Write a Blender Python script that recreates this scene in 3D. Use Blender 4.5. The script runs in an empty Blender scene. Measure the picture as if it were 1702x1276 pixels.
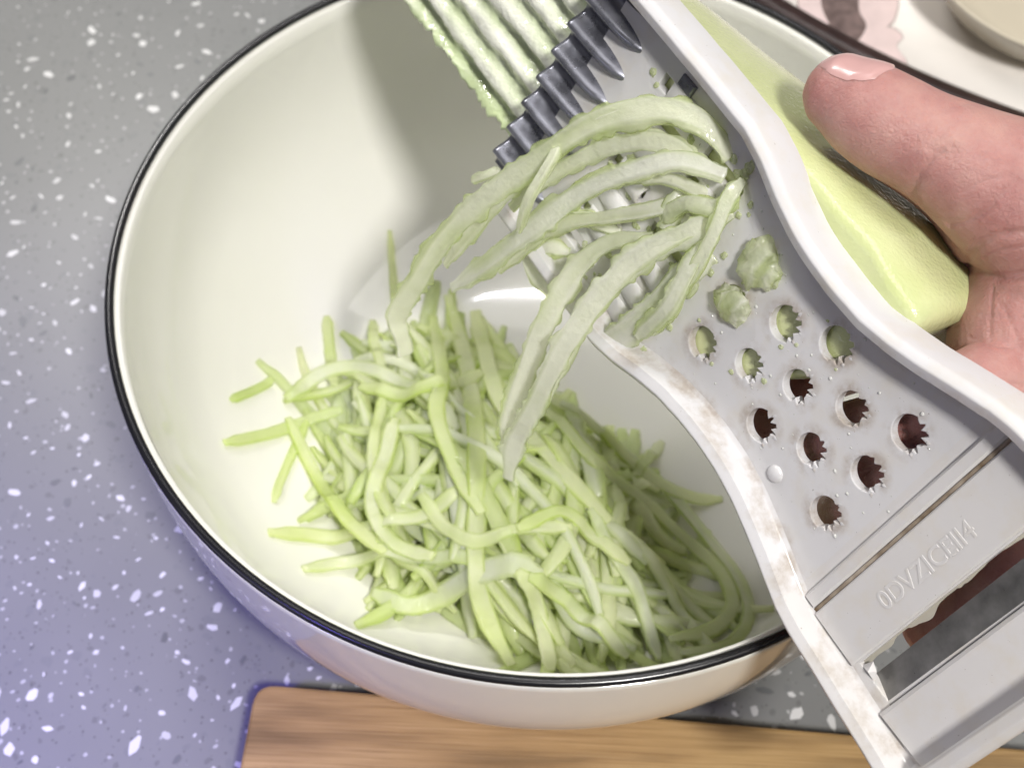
import bpy, bmesh, math, random
import numpy as np
from mathutils import Vector, Matrix
from mathutils.bvhtree import BVHTree

random.seed(7); rng = np.random.default_rng(7)
SC = 0.009                       # one working unit in metres
R = math.radians
scene = bpy.context.scene
COL = scene.collection

# ------------------------------------------------------------------ camera
F = 2200.0                       # focal length in photo pixels (photo 1702 x 1276)
pit, rol = R(31.19), R(2.65)
up = np.array([math.sin(rol)*math.sin(pit), -math.cos(rol)*math.sin(pit), -math.cos(pit)])
zc = np.array([0, 0, 1.0])
yw = zc-(zc@up)*up; yw /= np.linalg.norm(yw)
xw = np.cross(yw, up)
WM = np.array([xw, yw, up])      # camera axes (right, down, forward) -> world
H_RIM = 10.5
CAMP = np.array([0, 0, H_RIM])-WM@np.array([1.284, -4.02, 42.042])
def at(u, v, z): return CAMP+WM@(np.array([(u-851)/F, (v-638)/F, 1.0])*z)
def proj(P):
    c = WM.T@(np.asarray(P)-CAMP); return 851+F*c[0]/c[2], 638+F*c[1]/c[2], c[2]
def on_z(u, v, h):
    r = WM@np.array([(u-851)/F, (v-638)/F, 1.0]); return CAMP+r*((h-CAMP[2])/r[2])

cd = bpy.data.cameras.new('camera'); cam = bpy.data.objects.new('camera', cd); COL.objects.link(cam)
cd.sensor_width = 36; cd.lens = 36*F/1702; cd.clip_start = 0.01; cd.clip_end = 20
m = Matrix.Identity(4)
cr, cdn, cf = WM[:, 0], WM[:, 1], WM[:, 2]
for i in range(3):
    m[i][0] = cr[i]; m[i][1] = -cdn[i]; m[i][2] = -cf[i]; m[i][3] = CAMP[i]*SC
cam.matrix_world = m
cd.dof.use_dof = True; cd.dof.focus_distance = 31.5*SC; cd.dof.aperture_fstop = 21
scene.camera = cam

# ------------------------------------------------------------------ light
world = bpy.data.worlds.new('World'); scene.world = world; world.use_nodes = True
bg = world.node_tree.nodes['Background']
bg.inputs[0].default_value = (0.90, 0.88, 0.90, 1); bg.inputs[1].default_value = 0.12
def area(name, pos, target, sx, sy, power, col):
    d = bpy.data.lights.new(name, 'AREA'); d.shape = 'RECTANGLE'; d.size = sx*SC; d.size_y = sy*SC
    d.energy = power; d.color = col
    o = bpy.data.objects.new(name, d); COL.objects.link(o)
    o.location = Vector(pos)*SC
    o.rotation_euler = (Vector(target)-Vector(pos)).to_track_quat('-Z', 'Y').to_euler()
    return o
def spot(name, pos, target, size, blend, soft, power, col):
    d = bpy.data.lights.new(name, 'SPOT'); d.energy = power; d.color = col; d.spot_size = R(size); d.spot_blend = blend; d.shadow_soft_size = soft*SC
    o = bpy.data.objects.new(name, d); COL.objects.link(o); o.location = Vector(pos)*SC
    o.rotation_euler = (Vector(target)-Vector(pos)).to_track_quat('-Z', 'Y').to_euler(); return o
spot('ceiling_lamp', (27, -58, 112), (10, 1, 3), 56, 0.9, 7.5, 47, (1.0, 0.975, 0.93))
area('hood_lamp', (7, 22, 118), (0, 0, 6), 62, 62, 3.0, (1.0, 0.97, 0.93))
area('cool_fill', (-95, -60, 60), (0, -6, 8), 60, 50, 1.0, (0.88, 0.86, 1.0))  # added soft cool fill from the near left; no window is known there
area('counter_fill', (-38, 60, 80), (-26, 24, 0), 30, 6, 4.0, (1.0, 0.98, 0.95))  # added fill to lift the far-left counter, not an actual fitting
for k in range(9):               # a short row of LED cells under the wall cupboard
    area('led_cell', (6.4-.56*k, 49-.03*(k-4)**2, 112), (0, 5, 1), .36, 1.3, .03, (0.93, 0.93, 1.0))
spot('cool_spot', (-66, -62, 105), (-29, -26, 0), 30, 1.0, 8, 80, (0.20, 0.15, 1.0))  # added violet spot with no known source, tints the near-left counter
vs = scene.view_settings
vs.view_transform = 'Standard'; vs.look = 'None'; vs.exposure = 0.0; vs.gamma = 1.0; vs.use_curve_mapping = False
scene.cycles.use_denoising = True
scene.cycles.max_bounces = 7; scene.cycles.transparent_max_bounces = 6
scene.cycles.use_adaptive_sampling = True; scene.cycles.adaptive_threshold = 0.03

# ------------------------------------------------------------------ helpers
def link(o, parent=None):
    COL.objects.link(o)
    if parent is not None: o.parent = parent
    return o
def mesh_obj(name, verts, faces, mat, parent=None, smooth=True, origin=None):
    """verts in working units, world space; the object's origin goes to its base centre (or `origin`)."""
    V = np.asarray(verts, float)
    if origin is None:
        origin = np.array([(V[:, 0].min()+V[:, 0].max())/2, (V[:, 1].min()+V[:, 1].max())/2, V[:, 2].min()])
    origin = np.asarray(origin, float)
    me = bpy.data.meshes.new(name)
    me.from_pydata(((V-origin)*SC).tolist(), [], [list(map(int, f)) for f in faces])
    me.materials.append(mat)
    if smooth:
        me.polygons.foreach_set('use_smooth', [True]*len(me.polygons))
    me.update()
    o = bpy.data.objects.new(name, me)
    link(o, parent)
    base = np.array(parent['_o']) if parent is not None else np.zeros(3)
    o.location = Vector((origin-base)*SC)
    o['_o'] = origin.tolist()
    return o
def empty(name, origin):
    o = bpy.data.objects.new(name, None); link(o); o.location = Vector(origin)*SC; o['_o'] = [float(x) for x in origin]
    o.empty_display_size = 0.01
    return o
def tag(o, label=None, cat=None, group=None, kind=None):
    if label: o['label'] = label
    if cat: o['category'] = cat
    if group: o['group'] = group
    if kind: o['kind'] = kind
    return o
def spline(pts, n):
    """Catmull-Rom through pts -> n samples, even in arc length."""
    P = np.asarray(pts, float)
    P = np.vstack([2*P[0]-P[1], P, 2*P[-1]-P[-2]])
    out = []
    for i in range(1, len(P)-2):
        for t in np.linspace(0, 1, 60, endpoint=False):
            a, b, c, d = P[i-1], P[i], P[i+1], P[i+2]
            out.append(.5*((2*b)+(c-a)*t+(2*a-5*b+4*c-d)*t*t+(3*b-a-3*c+d)*t**3))
    out.append(P[-2]); out = np.array(out)
    L = np.r_[0, np.cumsum(np.linalg.norm(np.diff(out[:, :3], axis=0), axis=1))]
    tt = np.linspace(0, L[-1], n)
    return np.stack([np.interp(tt, L, out[:, k]) for k in range(out.shape[1])], 1)
_TAB = {}
def vnoise(x, seed=0):
    """smooth 1-D value noise in [-1, 1]"""
    tab = _TAB.get(seed)
    if tab is None: tab = _TAB[seed] = np.random.default_rng(seed).uniform(-1, 1, 512).tolist()
    if isinstance(x, np.ndarray): return np.array([vnoise(float(q), seed) for q in x.ravel()]).reshape(x.shape)
    i = math.floor(x); f = x-i; f = f*f*(3-2*f)
    return tab[i % 512]*(1-f)+tab[(i+1) % 512]*f
def grid_faces(nr, nc, closed=True):
    F_ = []
    for i in range(nr-1):
        for j in range(nc if closed else nc-1):
            k = (j+1) % nc
            F_.append((i*nc+j, i*nc+k, (i+1)*nc+k, (i+1)*nc+j))
    return F_
def revolve(profile, n=96, centre=(0, 0, 0)):
    V = []; pr = list(profile)
    for r, z in pr:
        for j in range(n):
            a = 2*math.pi*j/n
            V.append((centre[0]+r*math.cos(a), centre[1]+r*math.sin(a), centre[2]+z))
    return V, grid_faces(len(pr), n)

# ------------------------------------------------------------------ the grater's own axes and outline (used by its parts and its material)
Kg = 32/27.0
gn = np.array([-1.12, .245, -1.0]); gn /= np.linalg.norm(gn)
def cray(u, v): return np.array([(u-851)/F, (v-638)/F, 1.0])
GO = cray(1325, 642)*32
def g_on(u, v): r = cray(u, v); return r*((GO@gn)/(r@gn))
gU = g_on(1440, 787)-g_on(1218, 503); gU /= np.linalg.norm(gU)
gV = np.cross(gn, gU)
if gV@(g_on(1390, 573)-g_on(1265, 707)) < 0: gV = -gV
GOw = CAMP+WM@GO; gUw, gVw, gNw = WM@gU, WM@gV, WM@gn
def G(s, t, n=0.0): return GOw+Kg*(gUw*s+gVw*t+gNw*n)          # grater-local -> world
def Garr(A): A = np.asarray(A, float); return GOw+Kg*(A[:, :1]*gUw+A[:, 1:2]*gVw+A[:, 2:3]*gNw)
def pdepth(u, v): return float(g_on(u, v)[2])
HW = [(-13, 3.42), (-9.5, 3.42), (-6, 3.42), (-4.1, 3.38), (-3.4, 3.22), (-2.6, 2.93), (-1.9, 2.74), (-1.2, 2.64), (-.5, 2.61), (.2, 2.64), (.9, 2.78), (1.6, 2.98), (2.4, 3.26), (3.1, 3.50), (3.6, 3.60), (4.6, 3.68), (6.6, 3.86), (9, 4.1)]
def hw(s): return float(np.interp(s, [a for a, _ in HW], [b for _, b in HW]))
HOLES = [(-2.33, 1.14), (-2.29, .02), (-2.24, -1.25), (-1.1, .70), (-1.1, -.63), (0, 1.32), (0, 0), (0, -1.32), (1.13, .68), (1.13, -.68), (2.27, 1.34), (2.27, .02), (2.27, -1.36)]

# ------------------------------------------------------------------ materials
def mat(name):
    m_ = bpy.data.materials.new(name); m_.use_nodes = True
    nt = m_.node_tree; b = nt.nodes['Principled BSDF']
    return m_, nt, b
def node(nt, t, **kw):
    n = nt.nodes.new(t)
    for k, v in kw.items():
        if k.startswith('i_'): n.inputs[k[2:].replace('_', ' ')].default_value = v
        else: setattr(n, k, v)
    return n
def ramp(nt, stops, interp='LINEAR'):
    n = nt.nodes.new('ShaderNodeValToRGB'); n.color_ramp.interpolation = interp
    els = n.color_ramp.elements
    while len(els) < len(stops): els.new(0.5)
    for e, (p, c) in zip(els, stops):
        e.position = p; e.color = (*c, 1) if len(c) == 3 else c
    return n
def mixc(nt, fac, a, b, mode='MIX'):
    n = nt.nodes.new('ShaderNodeMix'); n.data_type = 'RGBA'; n.blend_type = mode
    for sock, v in ((0, fac), (6, a), (7, b)):
        if hasattr(v, 'links') or hasattr(v, 'is_linked'): nt.links.new(v, n.inputs[sock])
        elif isinstance(v, (int, float)): n.inputs[sock].default_value = v
        else: n.inputs[sock].default_value = (*v, 1)
    return n.outputs[2]
def coords(nt, kind='Object', scale=(1, 1, 1), rot=(0, 0, 0)):
    tc = nt.nodes.new('ShaderNodeTexCoord'); mp = nt.nodes.new('ShaderNodeMapping')
    mp.inputs['Scale'].default_value = scale; mp.inputs['Rotation'].default_value = rot
    nt.links.new(tc.outputs[kind], mp.inputs[0]); return mp.outputs[0]
def bump(nt, b, height, strength=0.3, dist=0.001):
    n = nt.nodes.new('ShaderNodeBump'); n.inputs['Strength'].default_value = strength; n.inputs['Distance'].default_value = dist
    nt.links.new(height, n.inputs['Height']); nt.links.new(n.outputs[0], b.inputs['Normal'])
def noise(nt, vec, scale, detail=3, rough=0.5, dist=0.0):
    n = node(nt, 'ShaderNodeTexNoise'); n.inputs['Scale'].default_value = scale
    n.inputs['Detail'].default_value = detail; n.inputs['Roughness'].default_value = rough; n.inputs['Distortion'].default_value = dist
    nt.links.new(vec, n.inputs['Vector']); return n.outputs['Fac']

def m_counter():
    m_, nt, b = mat('terrazzo'); v = coords(nt)
    n1 = noise(nt, v, 9, 4)
    base = ramp(nt, [(0.3, (0.18, 0.183, 0.181)), (0.7, (0.215, 0.217, 0.215))]); nt.links.new(n1, base.inputs[0])
    col = base.outputs[0]
    # fine specks in three sizes: pale, grey and near-black
    for sc_, lo, colr, seed, amt in ((420, 0.13, (0.62, 0.62, 0.62), 3.1, 0.55), (330, 0.15, (0.12, 0.12, 0.12), 7.7, 0.6), (800, 0.14, (0.06, 0.06, 0.06), 1.3, 0.7), (230, 0.17, (0.16, 0.165, 0.17), 5.2, 0.45)):
        mp = nt.nodes.new('ShaderNodeMapping'); mp.inputs['Location'].default_value = (seed, seed*1.7, 0)
        nt.links.new(v, mp.inputs[0])
        dn = node(nt, 'ShaderNodeTexNoise'); dn.inputs['Scale'].default_value = sc_*0.8
        nt.links.new(mp.outputs[0], dn.inputs['Vector'])
        wv = nt.nodes.new('ShaderNodeVectorMath'); wv.operation = 'MULTIPLY_ADD'
        nt.links.new(dn.outputs['Color'], wv.inputs[0]); wv.inputs[1].default_value = (0.9/sc_,)*3; nt.links.new(mp.outputs[0], wv.inputs[2])
        vo = node(nt, 'ShaderNodeTexVoronoi'); vo.inputs['Scale'].default_value = sc_; nt.links.new(wv.outputs[0], vo.inputs['Vector'])
        # per-cell radius from the cell colour; most cells get none
        sep = nt.nodes.new('ShaderNodeSeparateColor'); nt.links.new(vo.outputs['Color'], sep.inputs[0])
        mr = node(nt, 'ShaderNodeMapRange'); nt.links.new(sep.outputs[0], mr.inputs[0])
        mr.inputs[1].default_value = 0.72; mr.inputs[2].default_value = 1.0; mr.inputs[3].default_value = 0.0; mr.inputs[4].default_value = lo*2.4
        lt = node(nt, 'ShaderNodeMath', operation='LESS_THAN'); nt.links.new(vo.outputs['Distance'], lt.inputs[0]); nt.links.new(mr.outputs[0], lt.inputs[1])
        ml = node(nt, 'ShaderNodeMath', operation='MULTIPLY'); nt.links.new(lt.outputs[0], ml.inputs[0]); ml.inputs[1].default_value = amt
        col = mixc(nt, ml.outputs[0], col, colr)
    nt.links.new(col, b.inputs['Base Color'])
    b.inputs['Roughness'].default_value = 0.42
    return m_
def m_chip(name, c, rough=0.4):
    m_, nt, b = mat(name); oi = nt.nodes.new('ShaderNodeObjectInfo')
    rp = ramp(nt, [(0, tuple(x*0.72 for x in c)), (1, c)]); nt.links.new(oi.outputs['Random'], rp.inputs[0])
    nt.links.new(rp.outputs[0], b.inputs['Base Color']); b.inputs['Roughness'].default_value = rough
    return m_
def m_glaze():
    m_, nt, b = mat('cream_glaze'); v = coords(nt)
    rp = ramp(nt, [(0.35, (0.725, 0.72, 0.665)), (0.7, (0.745, 0.74, 0.695))]); nt.links.new(noise(nt, v, 14, 2), rp.inputs[0])
    nt.links.new(rp.outputs[0], b.inputs['Base Color'])
    b.inputs['Roughness'].default_value = 0.045; b.inputs['IOR'].default_value = 1.5
    bump(nt, b, noise(nt, v, 22, 2), 0.02, 0.002)
    return m_
def m_simple(name, c, rough=0.4, metal=0.0, var=0.15, nscale=60, bstr=0.0, **kw):
    m_, nt, b = mat(name); v = coords(nt)
    rp = ramp(nt, [(0.3, tuple(x*(1-var) for x in c)), (0.7, c)]); nt.links.new(noise(nt, v, nscale, 4), rp.inputs[0])
    nt.links.new(rp.outputs[0], b.inputs['Base Color'])
    b.inputs['Roughness'].default_value = rough; b.inputs['Metallic'].default_value = metal
    if bstr: bump(nt, b, noise(nt, v, nscale*3, 3), bstr, 0.0006)
    for k, val in kw.items(): b.inputs[k].default_value = val
    return m_
def m_bamboo():
    m_, nt, b = mat('bamboo'); v = coords(nt, scale=(4, 300, 300), rot=(0, 0, R(-2.3)))
    v2 = coords(nt, scale=(4, 30, 30), rot=(0, 0, R(-2.3)))
    a = noise(nt, v, 6, 6, 0.65, 0.4); c = noise(nt, v2, 4, 3, 0.5, 0.2)
    r1 = ramp(nt, [(0.25, (0.28, 0.165, 0.06)), (0.5, (0.45, 0.29, 0.12)), (0.75, (0.58, 0.40, 0.19))]); nt.links.new(a, r1.inputs[0])
    r2 = ramp(nt, [(0.30, (0.30, 0.26, 0.22)), (0.5, (0.78, 0.74, 0.70)), (0.66, (1, 1, 1))]); nt.links.new(c, r2.inputs[0])
    col = mixc(nt, 0.75, r1.outputs[0], r2.outputs[0], 'MULTIPLY')
    nt.links.new(col, b.inputs['Base Color']); b.inputs['Roughness'].default_value = 0.45
    bump(nt, b, a, 0.25, 0.0004)
    return m_
def m_plastic():
    m_, nt, b = mat('white_plastic'); v = coords(nt)
    L = nt.links
    def mth(op, a, b_=None, c=None):
        n = node(nt, 'ShaderNodeMath', operation=op)
        for k, x in enumerate((a, b_, c)):
            if x is None: continue
            if isinstance(x, (int, float)): n.inputs[k].default_value = x
            else: L.new(x, n.inputs[k])
        return n.outputs[0]
    geo = nt.nodes.new('ShaderNodeNewGeometry')
    sub = node(nt, 'ShaderNodeVectorMath', operation='SUBTRACT'); L.new(geo.outputs['Position'], sub.inputs[0]); sub.inputs[1].default_value = tuple(GOw*SC)
    def dot(ax):
        n = node(nt, 'ShaderNodeVectorMath', operation='DOT_PRODUCT'); L.new(sub.outputs[0], n.inputs[0]); n.inputs[1].default_value = tuple(ax/(Kg*SC)); return n.outputs['Value']
    gs, gt = dot(gUw), dot(gVw)
    cmb = nt.nodes.new('ShaderNodeCombineXYZ'); L.new(gs, cmb.inputs[0]); L.new(gt, cmb.inputs[1])
    st = cmb.outputs[0]
    # distance to the frame's inner corner
    rp_ = ramp(nt, [((a+13)/22, (h/5,)*3) for a, h in HW if a > -13 and a < 9])
    L.new(mth('MULTIPLY_ADD', gs, 1/22, 13/22), rp_.inputs[0])
    edge = mth('SUBTRACT', mth('MULTIPLY', rp_.outputs[0], 5.0), mth('ABSOLUTE', gt))
    band = mth('SUBTRACT', 1.0, mth('MINIMUM', 1.0, mth('MULTIPLY', mth('ABSOLUTE', mth('SUBTRACT', edge, 0.52)), 3.2)))
    # distance to the nearest toothed hole
    dmin = None
    for (a, t) in HOLES:
        n = node(nt, 'ShaderNodeVectorMath', operation='DISTANCE'); L.new(st, n.inputs[0]); n.inputs[1].default_value = (a, t, 0)
        dmin = n.outputs['Value'] if dmin is None else mth('MINIMUM', dmin, n.outputs['Value'])
    hb = mth('SUBTRACT', 1.0, mth('MINIMUM', 1.0, mth('MULTIPLY', mth('ABSOLUTE', mth('SUBTRACT', dmin, 0.40)), 4.5)))
    n1 = noise(nt, v, 110, 5, 0.6); n2 = noise(nt, v, 800, 5, 0.65); n3 = noise(nt, v, 1300, 3)
    pat = mth('MULTIPLY', mth('MAXIMUM', 0.0, mth('MULTIPLY_ADD', n1, 5.0, -2.2)), n2)
    grime = mth('MINIMUM', 0.5, mth('MULTIPLY', mth('MAXIMUM', band, mth('MULTIPLY', hb, 1.2)), pat))
    film = mth('MINIMUM', 0.9, mth('ADD', mth('MULTIPLY', mth('MAXIMUM', 0.0, mth('MULTIPLY_ADD', n1, 4.0, -1.9)), 0.5), mth('MULTIPLY', mth('GREATER_THAN', gs, 3.0), 0.18)))
    col = mixc(nt, film, (0.69, 0.68, 0.695), (0.66, 0.61, 0.53))
    col = mixc(nt, grime, col, (0.28, 0.20, 0.14))
    sp = mth('LESS_THAN', n3, 0.255)
    col = mixc(nt, mth('MULTIPLY', sp, 0.6), col, (0.13, 0.09, 0.06))
    L.new(col, b.inputs['Base Color']); b.inputs['Roughness'].default_value = 0.22
    bump(nt, b, noise(nt, v, 120, 5, 0.6), 0.10, 0.001)
    tr = nt.nodes.new('ShaderNodeBsdfTranslucent'); L.new(col, tr.inputs[0]); mx = nt.nodes.new('ShaderNodeMixShader'); mx.inputs[0].default_value = 0.15   # thin moulded plastic lets light through
    L.new(b.outputs[0], mx.inputs[1]); L.new(tr.outputs[0], mx.inputs[2]); L.new(mx.outputs[0], nt.nodes['Material Output'].inputs[0])
    return m_
def m_grime():
    m_, nt, b = mat('brown_grime'); v = coords(nt)
    rp = ramp(nt, [(0.35, (0.13, 0.085, 0.045)), (0.65, (0.42, 0.36, 0.29))]); nt.links.new(noise(nt, v, 180, 4), rp.inputs[0])
    nt.links.new(rp.outputs[0], b.inputs['Base Color']); b.inputs['Roughness'].default_value = 0.7
    return m_
def m_steel(name, c, rough):
    m_, nt, b = mat(name); v = coords(nt)
    n1 = noise(nt, v, 140, 5, 0.6)
    rp = ramp(nt, [(0.3, tuple(x*0.55 for x in c)), (0.7, c)]); nt.links.new(n1, rp.inputs[0])
    nt.links.new(rp.outputs[0], b.inputs['Base Color']); b.inputs['Metallic'].default_value = 0.75
    r2 = ramp(nt, [(0.3, (rough*0.7,)*3), (0.7, (rough*1.5,)*3)]); nt.links.new(n1, r2.inputs[0]); nt.links.new(r2.outputs[0], b.inputs['Roughness'])
    bump(nt, b, n1, 0.08, 0.0005)
    return m_
def m_flesh(name, lo, hi, trans=0.45, rough=0.28, bscale=420, bstr=0.35, rnd=0.0, clear=0.0, nscale=70, tone=False, coat=1.0, cb=0.5, cscale=260, thru=0.0):
    """wet vegetable flesh: light passes through it, fibrous, glistening under a film of juice"""
    m_, nt, b = mat(name); v = coords(nt)
    n1 = noise(nt, v, nscale, 4, 0.6)
    fac = n1
    if tone:                                             # pale pith along the core of each shred
        at_ = node(nt, 'ShaderNodeAttribute', attribute_name='tone')
        fa = node(nt, 'ShaderNodeMath', operation='MULTIPLY_ADD'); nt.links.new(at_.outputs['Fac'], fa.inputs[0]); fa.inputs[1].default_value = 0.55
        fb = node(nt, 'ShaderNodeMath', operation='MULTIPLY_ADD'); nt.links.new(n1, fb.inputs[0]); fb.inputs[1].default_value = 0.6; fb.inputs[2].default_value = -0.08
        nt.links.new(fb.outputs[0], fa.inputs[2]); fac = fa.outputs[0]
    rp = ramp(nt, [(0.25, lo), (0.75, hi)]); nt.links.new(fac, rp.inputs[0])
    col = rp.outputs[0]
    if rnd:
        oi = nt.nodes.new('ShaderNodeObjectInfo')
        r2 = ramp(nt, [(0, (0.86, 0.91, 0.70)), (0.45, (1, 1, 1)), (0.75, (1.0, 0.99, 1.06)), (1, (1.0, 0.99, 1.22))]); nt.links.new(oi.outputs['Random'], r2.inputs[0])
        col = mixc(nt, rnd, col, r2.outputs[0], 'MULTIPLY')
    nt.links.new(col, b.inputs['Base Color'])
    b.inputs['Roughness'].default_value = rough; b.inputs['IOR'].default_value = 1.38
    b.inputs['Transmission Weight'].default_value = clear
    n2 = noise(nt, v, bscale, 4, 0.6)
    bump(nt, b, n2, bstr, 0.0012)
    b.inputs['Coat Weight'].default_value = coat; b.inputs['Coat Roughness'].default_value = 0.08; b.inputs['Coat IOR'].default_value = 1.6
    cbn = nt.nodes.new('ShaderNodeBump'); cbn.inputs['Strength'].default_value = cb; cbn.inputs['Distance'].default_value = 0.0010
    nt.links.new(noise(nt, v, cscale, 2, 0.5), cbn.inputs['Height']); nt.links.new(cbn.outputs[0], b.inputs['Coat Normal'])
    tr = nt.nodes.new('ShaderNodeBsdfTranslucent'); nt.links.new(col, tr.inputs[0])
    mx = nt.nodes.new('ShaderNodeMixShader'); mx.inputs[0].default_value = trans
    out = nt.nodes['Material Output']
    nt.links.new(b.outputs[0], mx.inputs[1]); nt.links.new(tr.outputs[0], mx.inputs[2]); nt.links.new(mx.outputs[0], out.inputs[0])
    if thru:                                             # thin slices are partly see-through
        tp = nt.nodes.new('ShaderNodeBsdfTransparent'); tp.inputs[0].default_value = (0.93, 0.97, 0.75, 1)
        m2 = nt.nodes.new('ShaderNodeMixShader'); m2.inputs[0].default_value = thru
        ta = node(nt, 'ShaderNodeAttribute', attribute_name='tone'); tm = node(nt, 'ShaderNodeMapRange')
        nt.links.new(ta.outputs['Fac'], tm.inputs[0]); tm.inputs[3].default_value = min(.8, thru*1.7); tm.inputs[4].default_value = thru*.4
        nt.links.new(tm.outputs[0], m2.inputs[0])
        nt.links.new(mx.outputs[0], m2.inputs[1]); nt.links.new(tp.outputs[0], m2.inputs[2]); nt.links.new(m2.outputs[0], out.inputs[0])
    return m_
def m_skin():
    m_, nt, b = mat('skin'); v = coords(nt)
    n1 = noise(nt, v, 60, 6, 0.7)
    rp = ramp(nt, [(0.28, (0.33, 0.135, 0.125)), (0.5, (0.425, 0.215, 0.195)), (0.75, (0.50, 0.30, 0.255))]); nt.links.new(n1, rp.inputs[0])
    nt.links.new(rp.outputs[0], b.inputs['Base Color'])
    b.inputs['Subsurface Weight'].default_value = 0.4; b.inputs['Subsurface Radius'].default_value = (0.004, 0.0015, 0.001); b.inputs['Subsurface Scale'].default_value = 0.7
    b.inputs['Roughness'].default_value = 0.45
    vo = node(nt, 'ShaderNodeTexVoronoi', feature='DISTANCE_TO_EDGE'); vo.inputs['Scale'].default_value = 900; nt.links.new(v, vo.inputs['Vector'])
    ad = node(nt, 'ShaderNodeMath', operation='MULTIPLY_ADD'); nt.links.new(noise(nt, v, 300, 7, 0.8, 0.15), ad.inputs[0]); ad.inputs[1].default_value = 2.2
    nt.links.new(vo.outputs['Distance'], ad.inputs[2])
    bump(nt, b, ad.outputs[0], 0.38, 0.0006)
    return m_

M = dict(
    counter=m_counter(), chip=m_chip('white_chip', (0.68, 0.68, 0.68)), chip2=m_chip('grey_chip', (0.16, 0.165, 0.17)),
    glaze=m_glaze(), rim=m_simple('black_rim', (0.012, 0.012, 0.014), 0.22, var=0.3),
    bamboo=m_bamboo(), plastic=m_plastic(), grime=m_grime(),
    blade=m_steel('dark_wavy_steel', (0.27, 0.275, 0.32), 0.28), slicer=m_steel('dull_steel', (0.30, 0.295, 0.285), 0.34),
    gourd=m_flesh('gourd_flesh', (0.53, 0.59, 0.26), (0.64, 0.67, 0.39), 0.06, 0.30, 900, 0.2, nscale=45, cb=0.30, cscale=900),
    cut=m_flesh('gourd_cut_face', (0.60, 0.70, 0.40), (0.90, 0.91, 0.80), 0.15, 0.25, 500, 0.5, tone=True, cb=0.4, cscale=420),
    shred=m_flesh('shred_flesh', (0.77, 0.88, 0.33), (0.94, 0.97, 0.70), 0.60, 0.32, 420, 0.45, rnd=0.9, tone=True, coat=0.9, cb=0.8, cscale=520, thru=0.16),
    fresh=m_flesh('fresh_shred_flesh', (0.68, 0.75, 0.45), (0.94, 0.94, 0.86), 0.50, 0.16, 800, 0.4, rnd=0.25, tone=True, cb=0.6, cscale=480, thru=0.42),
    skin=m_skin(), nail=m_simple('nail', (0.56, 0.335, 0.32), 0.25, var=0.12, nscale=40),
    platebrown=m_simple('brown_rim', (0.045, 0.026, 0.024), 0.30, var=0.5, nscale=90, bstr=0.2),
    plate=m_simple('plate_white', (0.80, 0.755, 0.71), 0.25, var=0.05),
    pink=m_simple('print_pink', (0.74, 0.60, 0.585), 0.3, var=0.12, nscale=120),
    pinkdark=m_simple('print_brown', (0.22, 0.16, 0.15), 0.3, var=0.55, nscale=240),
    dish=m_simple('cream_dish_glaze', (0.60, 0.54, 0.43), 0.22, var=0.05),
)

# ================================================================== THE SETTING: counter
ct = mesh_obj('countertop', [(-130, -110, 0), (130, -110, 0), (130, 130, 0), (-130, 130, 0), (-130, -110, -4), (130, -110, -4), (130, 130, -4), (-130, 130, -4)],
              [(0, 1, 2, 3), (7, 6, 5, 4), (4, 5, 1, 0), (5, 6, 2, 1), (6, 7, 3, 2), (7, 4, 0, 3)], M['counter'], smooth=False, origin=(0, 0, 0))
tag(ct, kind='structure', label='grey terrazzo kitchen countertop with white stone chips')
chip_meshes = []
for k in range(18):                       # angular inlaid stone chips, flush with the polished surface
    n = random.randint(5, 7); a0 = random.random()*6.28
    el = random.uniform(0.45, 0.9)
    P = []
    for j in range(n):
        a = a0+2*math.pi*(j+random.uniform(-.28, .28))/n; r = random.uniform(0.7, 1.1)
        P.append((r*math.cos(a), el*r*math.sin(a), 0))
    me = bpy.data.meshes.new('stone_chip')
    me.from_pydata([tuple(c*SC for c in p) for p in P]+[(p[0]*SC, p[1]*SC, -0.3*SC) for p in P], [],
                   [tuple(range(n))]+[(j, j+n, (j+1) % n+n, (j+1) % n) for j in range(n)])
    chip_meshes.append(me)
for me in chip_meshes: me.materials.append(M['chip'])
grey_meshes = []
for me in chip_meshes[:8]:
    g = me.copy(); g.materials.clear(); g.materials.append(M['chip2']); grey_meshes.append(g)
pl = []; tries = 0
while len(pl) < 296 and tries < 20000:
    tries += 1
    u, v = (random.uniform(-40, 620), random.uniform(-30, 1300)) if random.random() < .9 else (random.uniform(1120, 1500), random.uniform(1040, 1260))
    p = on_z(u, v, 0)
    pr_ = on_z(u, v, H_RIM)
    if math.hypot(p[0], p[1]) < 9.5 or math.hypot(pr_[0], pr_[1]) < 13.6 or (v > 1150 and 430 < u < 1130) or (u > 420 and v > 1200): continue
    big = random.random()
    s = random.uniform(.08, .14) if big < .4 else (random.uniform(.14, .25) if big < .85 else random.uniform(.25, .36))
    if any((p[0]-q[0])**2+(p[1]-q[1])**2 < (s+q[2]+.12)**2 for q in pl): continue
    pl.append((p[0], p[1], s))
    grey = random.random() < .2
    o = bpy.data.objects.new('stone_chip', random.choice(grey_meshes if grey else chip_meshes))
    link(o, ct); o.location = (p[0]*SC, p[1]*SC, (0.006+0.004*(len(pl) % 3))*SC)
    o.rotation_euler = (0, 0, random.random()*6.28); o.scale = (s, s*random.uniform(.7, 1), .02)

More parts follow.
